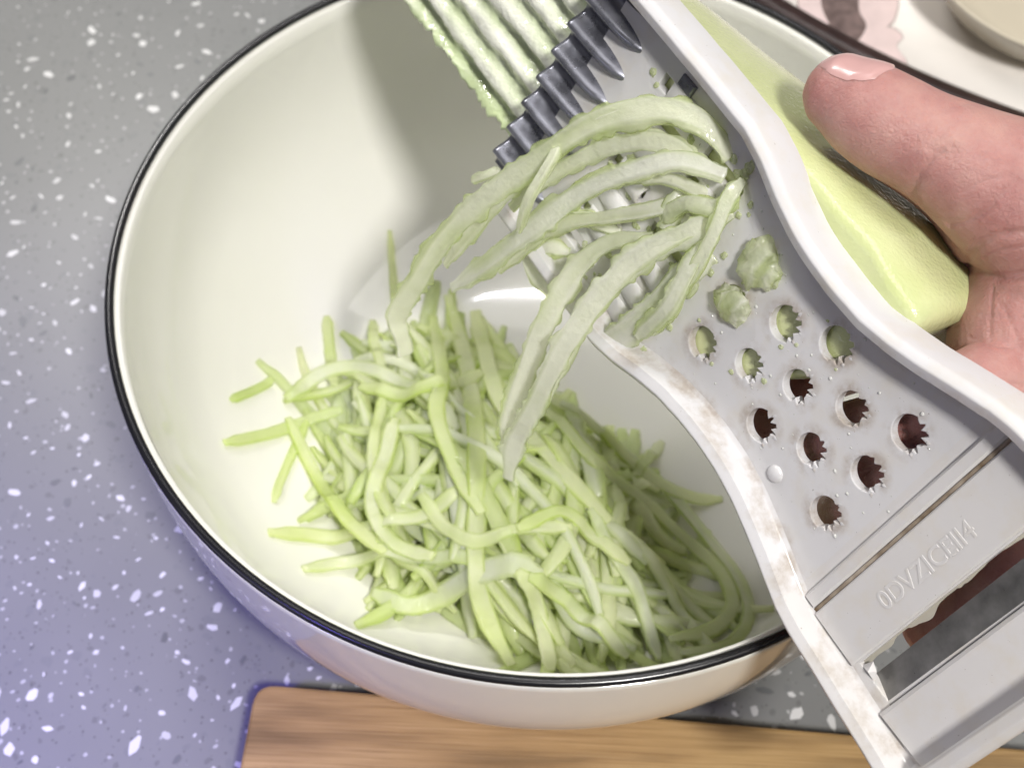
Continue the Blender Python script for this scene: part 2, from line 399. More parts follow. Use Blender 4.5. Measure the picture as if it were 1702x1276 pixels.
# ================================================================== cutting board
bp = [(-9.07, -11.44), (22, -12.67), (20.9, -40), (-10.3, -38.8)]
def rounded_poly(P, r, n=6):
    out = []
    for i in range(len(P)):
        a, b, c = (np.array(P[(i+k-1) % len(P)], float) for k in range(3))
        d1 = (a-b)/np.linalg.norm(a-b); d2 = (c-b)/np.linalg.norm(c-b)
        for t in np.linspace(0, 1, n):
            out.append(b+d1*r*(1-t)**2+d2*r*t**2)
    return out
def slab(name, outline, z0, z1, bev, mat_, parent=None):
    o2 = np.array(outline); cen = o2.mean(0); n = len(o2)
    def ins(d):
        nx = np.roll(o2, -1, 0)-np.roll(o2, 1, 0); nrm = np.stack([nx[:, 1], -nx[:, 0]], 1); nrm /= np.linalg.norm(nrm, axis=1)[:, None]+1e-9
        s = np.sign(((o2-cen)*nrm).sum(1).mean()); return o2-nrm*d*s
    rings = [(ins(bev), z0), (o2, z0+bev), (o2, z1-bev), (ins(bev*.3), z1-bev*.3), (ins(bev), z1)]
    V = [(p[0], p[1], z) for q, z in rings for p in q]
    Fc = grid_faces(len(rings), n)+[tuple(range(n))[::-1], tuple(range((len(rings)-1)*n, len(rings)*n))]
    return mesh_obj(name, V, Fc, mat_, parent, smooth=False)
board = slab('cutting_board', rounded_poly(bp[::-1], 0.7), 0.012, 1.8, 0.12, M['bamboo'])
tag(board, 'brown bamboo cutting board lying on the counter in front of the bowl', 'cutting board')

# ================================================================== bowl
NB = 3.35
def outer_r(h): return 14*max(0.0, 1-(h/10.6)**NB)**(1/NB)
def inner_r(h): return 13.55*max(0.0, 1-(h/9.75)**2.9)**(1/2.9)
prof = [(0.0, 0.35), (6.2, 0.35), (6.3, 0.0), (6.9, 0.0), (7.05, 0.45)]
hs = [9.95-9.75*(k/26)**0.8 for k in range(27)]
for h in hs:
    if outer_r(h) > 7.2: prof.append((outer_r(h), H_RIM-h))
prof += [(13.98, 10.32), (13.62, 10.32)]
for k in range(0, 36):
    h = 0.22+9.5*(k/35)**0.75
    prof.append((inner_r(h), H_RIM-h))
for r in (5, 2.5, 0.0): prof.append((max(0.001, r*inner_r(9.72)/7.5), H_RIM-9.745))
bowl = empty('bowl', (0, 0, 0))
V, Fc = revolve(prof, 128); mesh_obj('body', V, Fc, M['glaze'], bowl)
rp_ = [(13.85+0.145*math.cos(a), 10.42+0.115*math.sin(a)) for a in np.linspace(0, 2*math.pi, 17)]
V, Fc = revolve(rp_, 160); mesh_obj('rim', V, Fc, M['rim'], bowl)
tag(bowl, 'large cream white glazed bowl with a thin black rim, full of shreds', 'bowl')

# ================================================================== plate and dish behind
pc = on_z(1900, -560, 1.4); 
def circ3(a, b, c):
    A = np.array([[2*(b[0]-a[0]), 2*(b[1]-a[1])], [2*(c[0]-a[0]), 2*(c[1]-a[1])]])
    return np.linalg.solve(A, [b[0]**2+b[1]**2-a[0]**2-a[1]**2, c[0]**2+c[1]**2-a[0]**2-a[1]**2])
pa = [on_z(*q, 1.6) for q in ((1310, 32), (1480, 122), (1702, 213))]
pcx = circ3(*pa); PR = float(np.hypot(*(pcx-pa[0][:2])))
plate = empty('floral_plate', (pcx[0], pcx[1], 0.0))
pr = [(0.001, 0.3), (PR*.62, 0.3), (PR*.64, 0.02), (PR*.67, 0.02), (PR*.70, 0.35), (PR-.6, 1.25), (PR-.55, 1.42), (PR*.80, 0.85), (PR*.66, 0.60), (0.001, 0.58)]
V, Fc = revolve(pr, 160, (pcx[0], pcx[1], 0)); mesh_obj('body', V, Fc, M['plate'], plate)
rr = [(PR-.55+.55*math.cos(a), 1.36+.30*math.sin(a)) for a in np.linspace(0, 2*math.pi, 15)]
V, Fc = revolve(rr, 200, (pcx[0], pcx[1], 0)); mesh_obj('rim', V, Fc, M['platebrown'], plate)
tag(plate, 'pale plate with dark brown rim and pink flower print behind the bowl', 'plate')
def plate_z(x, y):
    r = math.hypot(x-pcx[0], y-pcx[1])
    return float(np.interp(r, [PR*.66, PR*.80, PR-.55], [0.60, 0.85, 1.42]))
def print_patch(name, pts_px, mat_, lift):
    """a thin printed patch lying on the plate's glaze"""
    P = spline([(*q, 0) for q in pts_px+[pts_px[0]]], 40)[:-1]
    W_ = []
    for u, v, _ in P:
        q = on_z(u, v, 0.9); 
        for _k in range(3): q = on_z(u, v, plate_z(q[0], q[1]))
        W_.append((q[0], q[1], plate_z(q[0], q[1])+lift))
    W_ = np.array(W_); c = W_.mean(0); c[2] = plate_z(c[0], c[1])+lift
    Vv = [c]+[c+(w-c)*f for f in (.5, 1.0) for w in W_]
    for i in range(1, len(Vv)): Vv[i] = np.array([Vv[i][0], Vv[i][1], plate_z(Vv[i][0], Vv[i][1])+lift])
    n = len(W_); Fc = [(0, 1+i, 1+(i+1) % n) for i in range(n)]+[(1+i, 1+n+i, 1+n+(i+1) % n, 1+(i+1) % n) for i in range(n)]
    return mesh_obj(name, Vv, Fc, mat_, plate)
petals = [[(1432, -40), (1490, -45), (1493, 0), (1485, 35), (1462, 50), (1432, 48), (1425, 0)],
          [(1430, 50), (1478, 46), (1500, 62), (1490, 78), (1505, 100), (1500, 112), (1450, 92), (1424, 75)],
          [(1325, -20), (1362, -20), (1366, 14), (1378, 40), (1362, 42), (1330, 20)]]
for k, pe in enumerate(petals):
    c = np.mean(pe, 0)
    print_patch('petal_outline', [tuple(c+(np.array(q)-c)*1.05) for q in pe], M['pinkdark'], 0.008+.003*k)
    print_patch('petal', pe, M['pink'], 0.022+.003*k)
print_patch('flower_centre', [(1362, -20), (1420, -20), (1428, 20), (1440, 45), (1420, 72), (1392, 58), (1378, 40), (1366, 14)], M['pinkdark'], 0.03)
da = [on_z(*q, 4.0) for q in ((1583, 0), (1640, 45), (1702, 76))]
dcx = circ3(*da); DR = float(np.hypot(*(dcx-da[0][:2])))
dz = 0.66
dish = empty('cream_dish', (dcx[0], dcx[1], dz))
dp = [(0.001, .25), (DR*.45, .25), (DR*.47, 0), (DR*.52, 0), (DR*.56, .3), (DR*.82, 1.5), (DR-.08, 3.2), (DR, 3.34), (DR-.12, 3.40), (DR-.3, 3.25), (DR*.78, 1.75), (DR*.5, .7), (0.001, .6)]
V, Fc = revolve(dp, 96, (dcx[0], dcx[1], dz)); mesh_obj('body', V, Fc, M['dish'], dish)
tag(dish, 'plain cream dish standing on the floral plate', 'dish')

# ================================================================== grater
grater = empty('grater', G(0, 0, -.4))
SE = 7.72                                                     # lower end
# --- plate with slots and toothed holes (flat curve, filled, extruded)
cu = bpy.data.curves.new('plate', 'CURVE'); cu.dimensions = '2D'; cu.fill_mode = 'BOTH'
cu.extrude = 0.10; cu.bevel_depth = 0.025; cu.bevel_resolution = 1
def add_poly(pts):
    sp = cu.splines.new('POLY'); sp.points.add(len(pts)-1); sp.use_cyclic_u = True
    for p, q in zip(sp.points, pts): p.co = (q[0], q[1], 0, 1)
ss = np.r_[np.linspace(-8.75, SE-.1, 60)]
IN = 0.22
add_poly([(s, -(hw(s)-IN)) for s in ss]+[(s, hw(s)-IN) for s in ss[::-1]])
holes = HOLES
hr = random.Random(5)
for (s, t) in holes:
    pts = []; n = 44; r0 = 0.395+hr.uniform(-.02, .02); ph = hr.uniform(-.3, .3)
    for j in range(n):
        a = 2*math.pi*j/n
        r = r0
        d = math.cos(a-0.35-ph)                              # teeth on the side that faces the cutting stroke
        if d > 0.05: r -= (0.085 if (j*7//5) % 5 in (0, 1) else -0.02)*min(1, d*2.5)*hr.uniform(.4, 1.3)
        pts.append((s+r*math.cos(a), t+r*math.sin(a)))
    add_poly(pts)
slots1 = [(-6.9, -5.55, t) for t in (-2.35, -1.6, -.85, -.1, .65, 1.4, 2.1)]
slots2 = [(-5.0, -3.65, t) for t in (-2.6, -1.95, -1.2, -.45, .3, 1.05, 1.8)]
for (s0, s1, t) in slots1+slots2:
    w = .20
    add_poly([(s0, t-w), (s1-.12, t-w), (s1, t-w*.4), (s1, t+w*.4), (s1-.12, t+w), (s0, t+w)])
add_poly([(4.95, -2.95), (5.9, -2.95), (5.95, 2.95), (4.95, 2.95)])
tmp = bpy.data.objects.new('tmp', cu); COL.objects.link(tmp)
dg = bpy.context.evaluated_depsgraph_get()
me = bpy.data.meshes.new_from_object(tmp.evaluated_get(dg))
Vp = np.array([v.co[:] for v in me.vertices]); Fp = [tuple(p.vertices) for p in me.polygons]
bpy.data.objects.remove(tmp)
Vp[:, 2] -= 0.125
mesh_obj('plate', Garr(Vp), Fp, M['plastic'], grater, smooth=False)
# --- frame: U-shaped rail round the plate
path = [(s, -hw(s)) for s in np.linspace(-8.9, SE-.7, 70)]
for a in np.linspace(0, math.pi/2, 8)[1:]: path.append((SE-.7+.7*math.sin(a), -(hw(SE)-.7+.7*math.cos(a))))
path += [(SE, t) for t in np.linspace(-(hw(SE)-.9), hw(SE)-.9, 14)]
for a in np.linspace(math.pi/2, 0, 8)[1:]: path.append((SE-.7+.7*math.sin(a), (hw(SE)-.7+.7*math.cos(a))))
path += [(s, hw(s)) for s in np.linspace(SE-.7, -12.5, 90)[1:]]
path = np.array(path); tan = np.gradient(path, axis=0); tan /= np.linalg.norm(tan, axis=1)[:, None]
nin = np.stack([-tan[:, 1], tan[:, 0]], 1)
if nin[10, 1] < 0: nin = -nin
rail = [(0.0, -.36), (.05, -.42), (.22, -.42), (.27, -.36), (.27, -.10), (.62, -.02), (.56, .012), (.50, .04), (.46, .09), (.44, .16), (.42, .52), (.39, .58), (.32, .61), (.21, .665), (.18, .672), (.15, .66), (.05, .56), (.02, .52), (.0, .46)]
Vr = []
for i, (p, nn) in enumerate(zip(path, nin)):
    wob = 0.006*vnoise(i*.5, 3)
    low = 1.0
    for (dx, dn) in rail: Vr.append((p[0]+nn[0]*(dx+wob), p[1]+nn[1]*(dx+wob), dn*low))
nr = len(rail); Fr = grid_faces(len(path), nr)+[tuple(range(nr)), tuple(range((len(path)-1)*nr, len(path)*nr))[::-1]]
fr = mesh_obj('frame', Garr(Vr), Fr, M['plastic'], grater); fr.data.set_sharp_from_angle(angle=R(38))
def gbox(name, s0, s1, t0, t1, n0, n1, mat_, bev=.04, parent=grater, n1b=None, div=1):
    n1b = n1 if n1b is None else n1b
    V = []
    ring = lambda d, na, nb: [(s0+d, t0+d, na), (s1-d, t0+d, nb), (s1-d, t1-d, nb), (s0+d, t1-d, na)]
    for d, a, b in ((0, n0, n0), (0, n1-bev, n1b-bev), (bev, n1, n1b)): V += ring(d, a, b)
    Fc = grid_faces(3, 4)+[(3, 2, 1, 0), (8, 9, 10, 11)]
    return mesh_obj(name, Garr(V), Fc, mat_, parent, smooth=False)
gbox('cross_bar', 3.24, 3.55, -3.02, 3.02, -.01, .10, M['plastic'], .05)
gbox('grime_line', 3.56, 3.64, -3.05, 3.05, -.01, .035, M['grime'], .01)
panel = gbox('lettered_panel', 3.65, 4.93, -3.1, 3.1, -.01, .09, M['plastic'], .04)
gbox('end_panel', 5.98, SE-.28, -3.25, 3.25, -.03, .14, M['plastic'], .08, n1b=.05)
# slicing blade and the ragged film along its slot
Vb = [(5.30, -2.94, -.26), (5.30, 2.94, -.26), (6.0, 2.94, .02), (6.0, -2.94, .02), (5.30, -2.94, -.28), (5.30, 2.94, -.28), (6.0, 2.94, -.03), (6.0, -2.94, -.03)]
mesh_obj('slicing_blade', Garr(Vb), [(0, 1, 2, 3), (7, 6, 5, 4), (0, 4, 5, 1), (1, 5, 6, 2), (2, 6, 7, 3), (3, 7, 4, 0)], M['slicer'], grater, smooth=False)
ts = np.linspace(-2.95, 2.2, 60); Vf = []
for k, t in enumerate(ts):
    w = 0.05+.12*max(0, vnoise(k*.22, 21)+.25)
    if t > .1: w *= .45
    Vf += [(4.93, t, -.13), (4.95+w, t, -.15), (4.95+w, t, -.17), (4.93, t, -.17)]
mesh_obj('plastic_burr', Garr(Vf), grid_faces(60, 4), m_simple('burr', (0.46, 0.43, 0.36), 0.4), grater, smooth=False)
mesh_obj('plastic_burr', Garr([(5.02, -2.96, -.05), (5.45, -2.96, -.05), (5.30, -2.72, -.02), (5.22, -2.80, .12), (5.1, -2.66, -.05), (5.25, -2.9, -.15)]),
         [(0, 1, 3), (1, 2, 3), (2, 4, 3), (4, 0, 3), (0, 5, 1), (1, 5, 2), (2, 5, 4), (4, 5, 0)], M['plastic'], grater, smooth=False)
# embossed lettering: letters run along +t with their feet towards the slot
fc = bpy.data.curves.new('lettering', 'FONT'); fc.body = '0DVZICEII4'; fc.size = .62; fc.extrude = .010; fc.bevel_depth = .010; fc.space_character = 1.0
tmp = bpy.data.objects.new('tmp', fc); COL.objects.link(tmp); dg = bpy.context.evaluated_depsgraph_get()
me = bpy.data.meshes.new_from_object(tmp.evaluated_get(dg)); Vt = np.array([v.co[:] for v in me.vertices]); Ft = [tuple(p.vertices) for p in me.polygons]
bpy.data.objects.remove(tmp)
wtxt = Vt[:, 0].max()
sclt = 2.75/wtxt
mesh_obj('lettering', Garr(np.stack([4.52-Vt[:, 1]*.85, -1.55+Vt[:, 0]*sclt, .088+Vt[:, 2]*.6], 1)), Ft, M['plastic'], panel, smooth=False)
# little moulded teeth on the cutting side of each hole
for k, (s, t) in enumerate(holes):
    V = []; Fl = []
    for j in range(3):
        a = .35+(j-1)*.8+hr.uniform(-.25, .25); c, sn = math.cos(a), math.sin(a); o0 = len(V); h_ = hr.uniform(.01, .045)
        for (dr, da, dn) in ((.52, 0, -.01), (.42, -.14, -.01), (.37, 0, .0), (.42, .14, -.01), (.41, 0, h_)):
            V.append((s+dr*math.cos(a+da), t+dr*math.sin(a+da), dn))
        Fl += [(o0, o0+1, o0+4), (o0+1, o0+2, o0+4), (o0+2, o0+3, o0+4), (o0+3, o0, o0+4)]
    mesh_obj('hole_teeth', Garr(V), Fl, M['plastic'], grater)
V = []
for i in range(5):
    a = i/4*math.pi/2
    for j in range(14): b_ = 2*math.pi*j/14; V.append((.95+.2*math.cos(a)*math.cos(b_), -1.78+.2*math.cos(a)*math.sin(b_), .10*math.sin(a)))
mesh_obj('mould_pip', Garr(V), grid_faces(5, 14), M['plastic'], grater)
# hoods over the shred slots
for (s0, s1, t) in slots1+slots2:
    V = []; ns, na = 7, 9
    for i in range(ns):
        f_ = i/(ns-1); s = s0+.35+(s1-s0-.35)*f_; hh = .02+.20*math.sin(f_*math.pi*.5)
        for j in range(na):
            a = math.pi*j/(na-1); V.append((s, t+.27*math.cos(a), hh*math.sin(a)+.002))
    V2 = [(a, t+(b-t)*.8, max(.001, c-.06)) for a, b, c in V]
    n0 = len(V); Fh = grid_faces(ns, na, False)+[tuple(n0+x for x in q[::-1]) for q in grid_faces(ns, na, False)]
    Fh += [((ns-1)*na+j, (ns-1)*na+j+1, n0+(ns-1)*na+j+1, n0+(ns-1)*na+j) for j in range(na-1)]
    if (s0, t) in ((-6.9, .65), (-5.0, 1.05)) or hr.random() < .6:
        mesh_obj('slot_hood', Garr(V+V2), Fh, M['plastic'], grater)
# wavy blade
PW = .77; nS, nT = 22, 150; V = []
tt = np.linspace(-2.95, 2.75, nT)
for side in (0, -.035):
    for i in range(nS):
        f_ = i/(nS-1); s = -9.62+1.95*f_
        for t in tt:
            c = 2*((math.cos(2*math.pi*(t-2.13)/PW)+1)/2)**1.25-1
            amp = .20*(1-.1*f_); base = .15-.05*f_-.30*f_**5
            V.append((s+.04*c*(1-f_), t, base+amp*c+side))
n0 = nS*nT; Fw = grid_faces(nS, nT, False)+[tuple(n0+x for x in q[::-1]) for q in grid_faces(nS, nT, False)]
Fw += [(j, n0+j, n0+j+1, j+1) for j in range(nT-1)]
Fw += [(i*nT, (i+1)*nT, n0+(i+1)*nT, n0+i*nT) for i in range(nS-1)]
mesh_obj('wavy_blade', Garr(V), Fw, M['blade'], grater)
gbox('blade_tab', -6.45, -6.0, 2.35, 2.62, -.05, .10, M['blade'], .03)
tag(grater, 'white plastic hand grater with wavy steel blade and round toothed holes', 'grater')

# ================================================================== gourd
gourd = empty('gourd', G(-5, 0, -4.6))
ns, nf, nb = 170, 64, 64
smin, smax = -17.0, 0.95
def gsec(s):
    tL = np.interp(s, [-17, -9, -3, .8], [-2.62, -2.45, -2.4, -2.2]); tR = np.interp(s, [-17, -9, -4, -1, .8], [2.3, 2.8, 3.15, 3.2, 3.0])
    D = np.interp(s, [-17, -12, -8, -4, -1, .8], [3.2, 3.7, 4.4, 5.2, 5.8, 5.9]); return tL, tR, D
V = []; tone = []; na = nf+nb
for i in range(ns):
    f_ = i/(ns-1)
    s = smin+(smax-smin)*f_**.9
    e = 1.0
    if s > smax-.5: q = (s-(smax-.5))/.5; e = 1-.16*(1-math.sqrt(max(0, 1-q**2.2)))
    if s < smin+.5: q = (smin+.5-s)/.5; e = 1-.2*q*q
    tL, tR, D = gsec(s)
    ct_, cd_ = (tL+tR)/2, (.28+D)/2
    sec = []
    for j in range(nf):                                        # flat face that slides on the grater
        x = -1+2*(j+.5)/nf
        d = .28+.5*max(0, abs(x)-.93)/.07*.35
        sec.append((ct_+(tR-tL)/2*x*e, cd_+(d-cd_)*e, x, True))
    for j in range(nb):                                        # peeled round back
        a = math.pi*(j+.5)/nb
        c, sn = math.cos(a), math.sin(a)
        ex_ = float(np.interp(s, [-9, -5, .8], [3.0, 3.9, 3.9]))
        x = math.copysign(abs(c)**(2/ex_), c); y = -.80+1.80*abs(sn)**(2/(ex_-.4))
        sec.append((ct_+(tR-tL)/2*x*e, cd_+(D-.28)/2*y*e, x, False))
    for j, (t, d, x, face) in enumerate(sec):
        r_ = .03*vnoise(s*1.1+j*.05, 4)+.008*vnoise(j*.3+s*.4, 5)
        d += r_; t += r_*.7; tn = .5
        s2 = s-.05*d*f_**4-.75*max(0, 1.3-t)*f_**6
        if face:
            if s < -8.4:                                       # cut by the wavy blade
                ph = .5-.5*math.cos(2*math.pi*(t-2.13)/PW+.4*vnoise(s*.5+j*.04, 19)+.1*vnoise(s*2.1, 18))
                d += (.30+.12*vnoise(s*.9+round((t+3)/PW)*7.7, 17))*ph-.06+.025*vnoise(s*2.5+j*.2, 16)+.03*float(vnoise(s*5+j*.3, 9))+.02*float(vnoise(s*13+j*1.7, 10))
                d = max(d, .26); tn = .95-.75*ph+.2*float(vnoise(s*.7+j*.4, 14))-.6*max(0, abs(x)-.8)/.2
            if abs(x) > .95 and s < -8: t += .10*float(vnoise(s*4, 11))+.07*float(vnoise(s*14, 12)); tn = 0
        V.append((s2, t, -d)); tone.append(min(1, max(0, tn)))
Fg = grid_faces(ns, na)
V.append((smin, 0, -1.5)); V.append((smax-.9, 0.3, -2.6)); tone += [.5, .5]
c0, c1 = len(V)-2, len(V)-1
Fg += [(c0, (j+1) % na, j) for j in range(na)]+[(c1, (ns-1)*na+j, (ns-1)*na+(j+1) % na) for j in range(na)]
gb = mesh_obj('flesh', Garr(V), Fg, M['gourd'], gourd)
gb.data.materials.append(M['cut'])
gb.data.attributes.new('tone', 'FLOAT', 'POINT').data.foreach_set('value', tone)
for p in gb.data.polygons:
    if p.index < (ns-1)*na:
        i, j = divmod(p.index, na)
        if smin+(smax-smin)*(i/(ns-1))**.9 < -8.4 and (j < nf or j == na-1): p.material_index = 1
tag(gourd, 'peeled pale green gourd held against the back of the grater', 'gourd')

# ================================================================== shreds
def ribbon(name, P, width, thick, mat_, seed, twist0=0., twist1=0., up_ref=None, crink=.12, taper=.25, crn=2.6, na=10, lump=.010, lens=.7):
    """a curved shred: P (n,3) world points"""
    P = np.asarray(P, float); n = len(P)
    T = np.gradient(P, axis=0)
    for _ in range(4): T = np.vstack([T[:1], (T[:-2]+2*T[1:-1]+T[2:])/4, T[-1:]])
    T /= np.linalg.norm(T, axis=1)[:, None]+1e-9
    ref = np.array([0, 0, 1.0]) if up_ref is None else np.asarray(up_ref, float)
    V = []; tone = []; L = np.r_[0, np.cumsum(np.linalg.norm(np.diff(P, axis=0), axis=1))]
    prevB = None
    for i in range(n):
        B = np.cross(ref, T[i])
        if np.linalg.norm(B) < .15 and prevB is not None: B = prevB-(prevB@T[i])*T[i]
        B /= np.linalg.norm(B)+1e-9
        if prevB is not None and B@prevB < 0: B = -B
        prevB = B; N = np.cross(T[i], B)
        f_ = i/(n-1); tw = twist0+(twist1-twist0)*f_
        b2 = B*math.cos(tw)+N*math.sin(tw); n2 = -B*math.sin(tw)+N*math.cos(tw)
        e = min(f_, 1-f_)
        tp = min(1, .45+.55*(e/max(taper*.35, 1e-3))) if e < taper*.35 else 1
        tp = max(.6, tp)
        w = width*(1+.14*float(vnoise(L[i]*.7, seed)))*tp; th = thick*(1+.2*float(vnoise(L[i]*.9, seed+50)))*max(.45, tp)
        for j in range(na):
            a = 2*math.pi*j/na
            c, s = math.cos(a), math.sin(a)
            x = math.copysign(abs(c)**.5, c); y = math.copysign(abs(s)**lens, s)
            n_a = vnoise(L[i]*crn*2+(11 if c > 0 else 77), seed+7); n_b = vnoise(L[i]*crn*5+(31 if c > 0 else 57), seed+8)
            side = 1+(crink*n_a+crink*.8*math.copysign(abs(n_b)**.6, n_b))*abs(c)**7
            gro = 1-.35*(abs(c) < .35)*(.5+.5*float(vnoise(L[i]*.5, seed+3)))
            V.append(P[i]+b2*(x*w*.5*side)+n2*(y*th*.5*gro)+(b2*.3+n2*math.copysign(1, s))*(lump*vnoise(L[i]*1.7+j*13.7, seed+21)+lump*.6*vnoise(L[i]*3.4+j*7.3, seed+22))); tone.append(min(1, max(0, 1.12-abs(c)**1.3*(.85+.2*float(vnoise(L[i]*1.5, seed+9)))+.25*vnoise(L[i]*.6, seed+5)+.38*vnoise(j*5.37+L[i]*.25, seed+6))))
    V.append(P[0]-T[0]*thick*.2); V.append(P[-1]+T[-1]*thick*.2)
    Fc = grid_faces(n, na)
    Fc += [(n*na, (j+1) % na, j) for j in range(na)]+[(n*na+1, (n-1)*na+j, (n-1)*na+(j+1) % na) for j in range(na)]
    o = mesh_obj(name, V, Fc, mat_); o.data.attributes.new('tone', 'FLOAT', 'POINT').data.foreach_set('value', tone+[.5, .5])
    return o

# ---- the heap: every shred is draped over what already lies in the bowl
GS, GN = 0.12, 240
gx = (np.arange(GN)-GN/2)*GS
GX, GY = np.meshgrid(gx, gx, indexing='ij')
GR = np.hypot(GX, GY)
hh = np.linspace(0.2, 9.74, 400); rrr = np.array([inner_r(h) for h in hh])
HM = np.interp(GR, rrr[::-1], (H_RIM-hh)[::-1], left=H_RIM-9.745, right=12.0)
BASE = HM.copy()
def hsample(x, y):
    i = np.clip(np.round(x/GS+GN/2).astype(int), 0, GN-1); j = np.clip(np.round(y/GS+GN/2).astype(int), 0, GN-1)
    return HM[i, j]
def hmax(x, y, r):
    out = hsample(x, y)
    for dx, dy in ((r, 0), (-r, 0), (0, r), (0, -r)): out = np.maximum(out, hsample(x+dx, y+dy))
    return out
def drape(xy, width, thick, stiff=10, lift=0., press=.85):
    x, y = xy[:, 0], xy[:, 1]
    g = hmax(x, y, width*.28)
    base = hsample(x, y)
    z = base+(g-base)*press+thick*.5
    zs = z.copy()
    for _ in range(stiff):
        k = np.r_[zs[0], zs, zs[-1]]; sm = (k[:-2]+2*k[1:-1]+k[2:])/4
        zs = np.maximum(z-.06, sm)
    sm = zs.copy()
    for _ in range(3): k = np.r_[sm[0], sm, sm[-1]]; sm = (k[:-2]+2*k[1:-1]+k[2:])/4
    zs = np.maximum(zs, sm)-.02+lift
    P = np.stack([x, y, zs], 1)
    for p in P:
        i0, j0 = int(round(p[0]/GS+GN/2)), int(round(p[1]/GS+GN/2)); r = max(1, int(width*.42/GS))
        for a in range(-r, r+1):
            for b in range(-r, r+1):
                if a*a+b*b <= r*r and 0 <= i0+a < GN and 0 <= j0+b < GN:
                    HM[i0+a, j0+b] = max(HM[i0+a, j0+b], p[2]+thick*.45)
    return P
def clampxy(xy, lim=12.6):
    r = np.hypot(xy[:, 0], xy[:, 1]); f_ = np.minimum(1, lim/np.maximum(r, 1e-6)); return xy*f_[:, None]
HEAP = 'shreds heaped in the bowl'
HLAB = 'pale green gourd shred lying tangled in the heap in the bowl'
def px_heap(u, v, z): p = on_z(u, v, z); return p[:2]
OUT = np.array([(490, 660), (560, 605), (640, 590), (700, 525), (760, 490), (830, 545), (900, 660), (1000, 740), (1130, 850), (1205, 930), (1240, 1030), (1180, 1080), (1040, 1105), (940, 1112), (850, 1095), (790, 1010), (650, 1015), (610, 930), (555, 860), (505, 745)], float)
def in_out(u, v):
    x0, y0 = OUT[:, 0], OUT[:, 1]; x1, y1 = np.roll(x0, -1), np.roll(y0, -1)
    return (((y0 > v) != (y1 > v)) & (u < (x1-x0)*(v-y0)/(y1-y0+1e-9)+x0)).sum() % 2 == 1
NH, made, tries = 262, 0, 0
spill = []                                                     # strands past the countable ones go into one mass
while made < NH+120 and tries < 6000:
    tries += 1
    big = made/(NH+120)
    # centres gather towards the crest as the heap grows
    u, v = rng.uniform(480, 1245), rng.uniform(500, 1110)
    if not in_out(u, v): continue
    if rng.random() > math.exp(-big*1.2*(((u-800)/230)**2+((v-820)/190)**2)): continue
    zz = 1.6+2.4*big
    c = on_z(u, v, zz)[:2]
    q = rng.random()
    if q < .55: ang = math.radians(rng.normal(-62, 24))        # most run down towards the front right
    elif q < .8: ang = math.radians(rng.normal(-105, 22))
    else: ang = rng.uniform(-math.pi, math.pi)
    Ls = rng.uniform(4.0, 11.0); n = 26
    cv = rng.normal(0, .11); th = ang+np.cumsum(np.full(n, cv*Ls/n*1.2)+rng.normal(0, .04, n)); th -= th[n//2]-ang
    st = Ls/(n-1)
    xy = np.cumsum(np.stack([np.cos(th), np.sin(th)], 1)*st, 0); xy = xy-xy[n//2]+c
    if np.hypot(xy[:, 0], xy[:, 1]).max() > 12.9: continue
    zz2 = hsample(xy[:, 0], xy[:, 1])
    outn = sum(not in_out(*proj((a, b, z_))[:2]) for a, b, z_ in zip(xy[::2, 0], xy[::2, 1], zz2[::2]))
    if outn > (3 if rng.random() < .25 else 1): continue
    w = rng.uniform(.34, .60); t_ = rng.uniform(.15, .25)
    P = drape(xy, w, t_, stiff=8)
    made += 1
    if made <= 120: spill.append((P, w, t_, made)); continue   # the buried bottom of the heap
    o = ribbon('gourd_shred', P, w, t_, M['shred'], 100+made, rng.uniform(-.7, .7), rng.uniform(-.7, .7), crink=.10, na=8)
    tag(o, HLAB, 'shred', HEAP)
bm_v, bm_f = [], []
for (P, w, t_, k) in spill:
    o = ribbon('gourd_shred', P, w, t_, M['shred'], 100+k, 0, .3, crink=.08, na=8)
    me = o.data; off = len(bm_v); mw = np.array(o['_o'])
    bm_v += [np.array(v.co[:])/SC+mw for v in me.vertices]; bm_f += [tuple(off+x for x in p.vertices) for p in me.polygons]
    bpy.data.objects.remove(o)
deep = mesh_obj('buried_shreds', bm_v, bm_f, M['shred'])
deep.data.attributes.new('tone', 'FLOAT', 'POINT').data.foreach_set('value', [.45]*len(bm_v))
tag(deep, 'mass of pale green shreds buried at the bottom of the heap', 'shreds', kind='stuff')
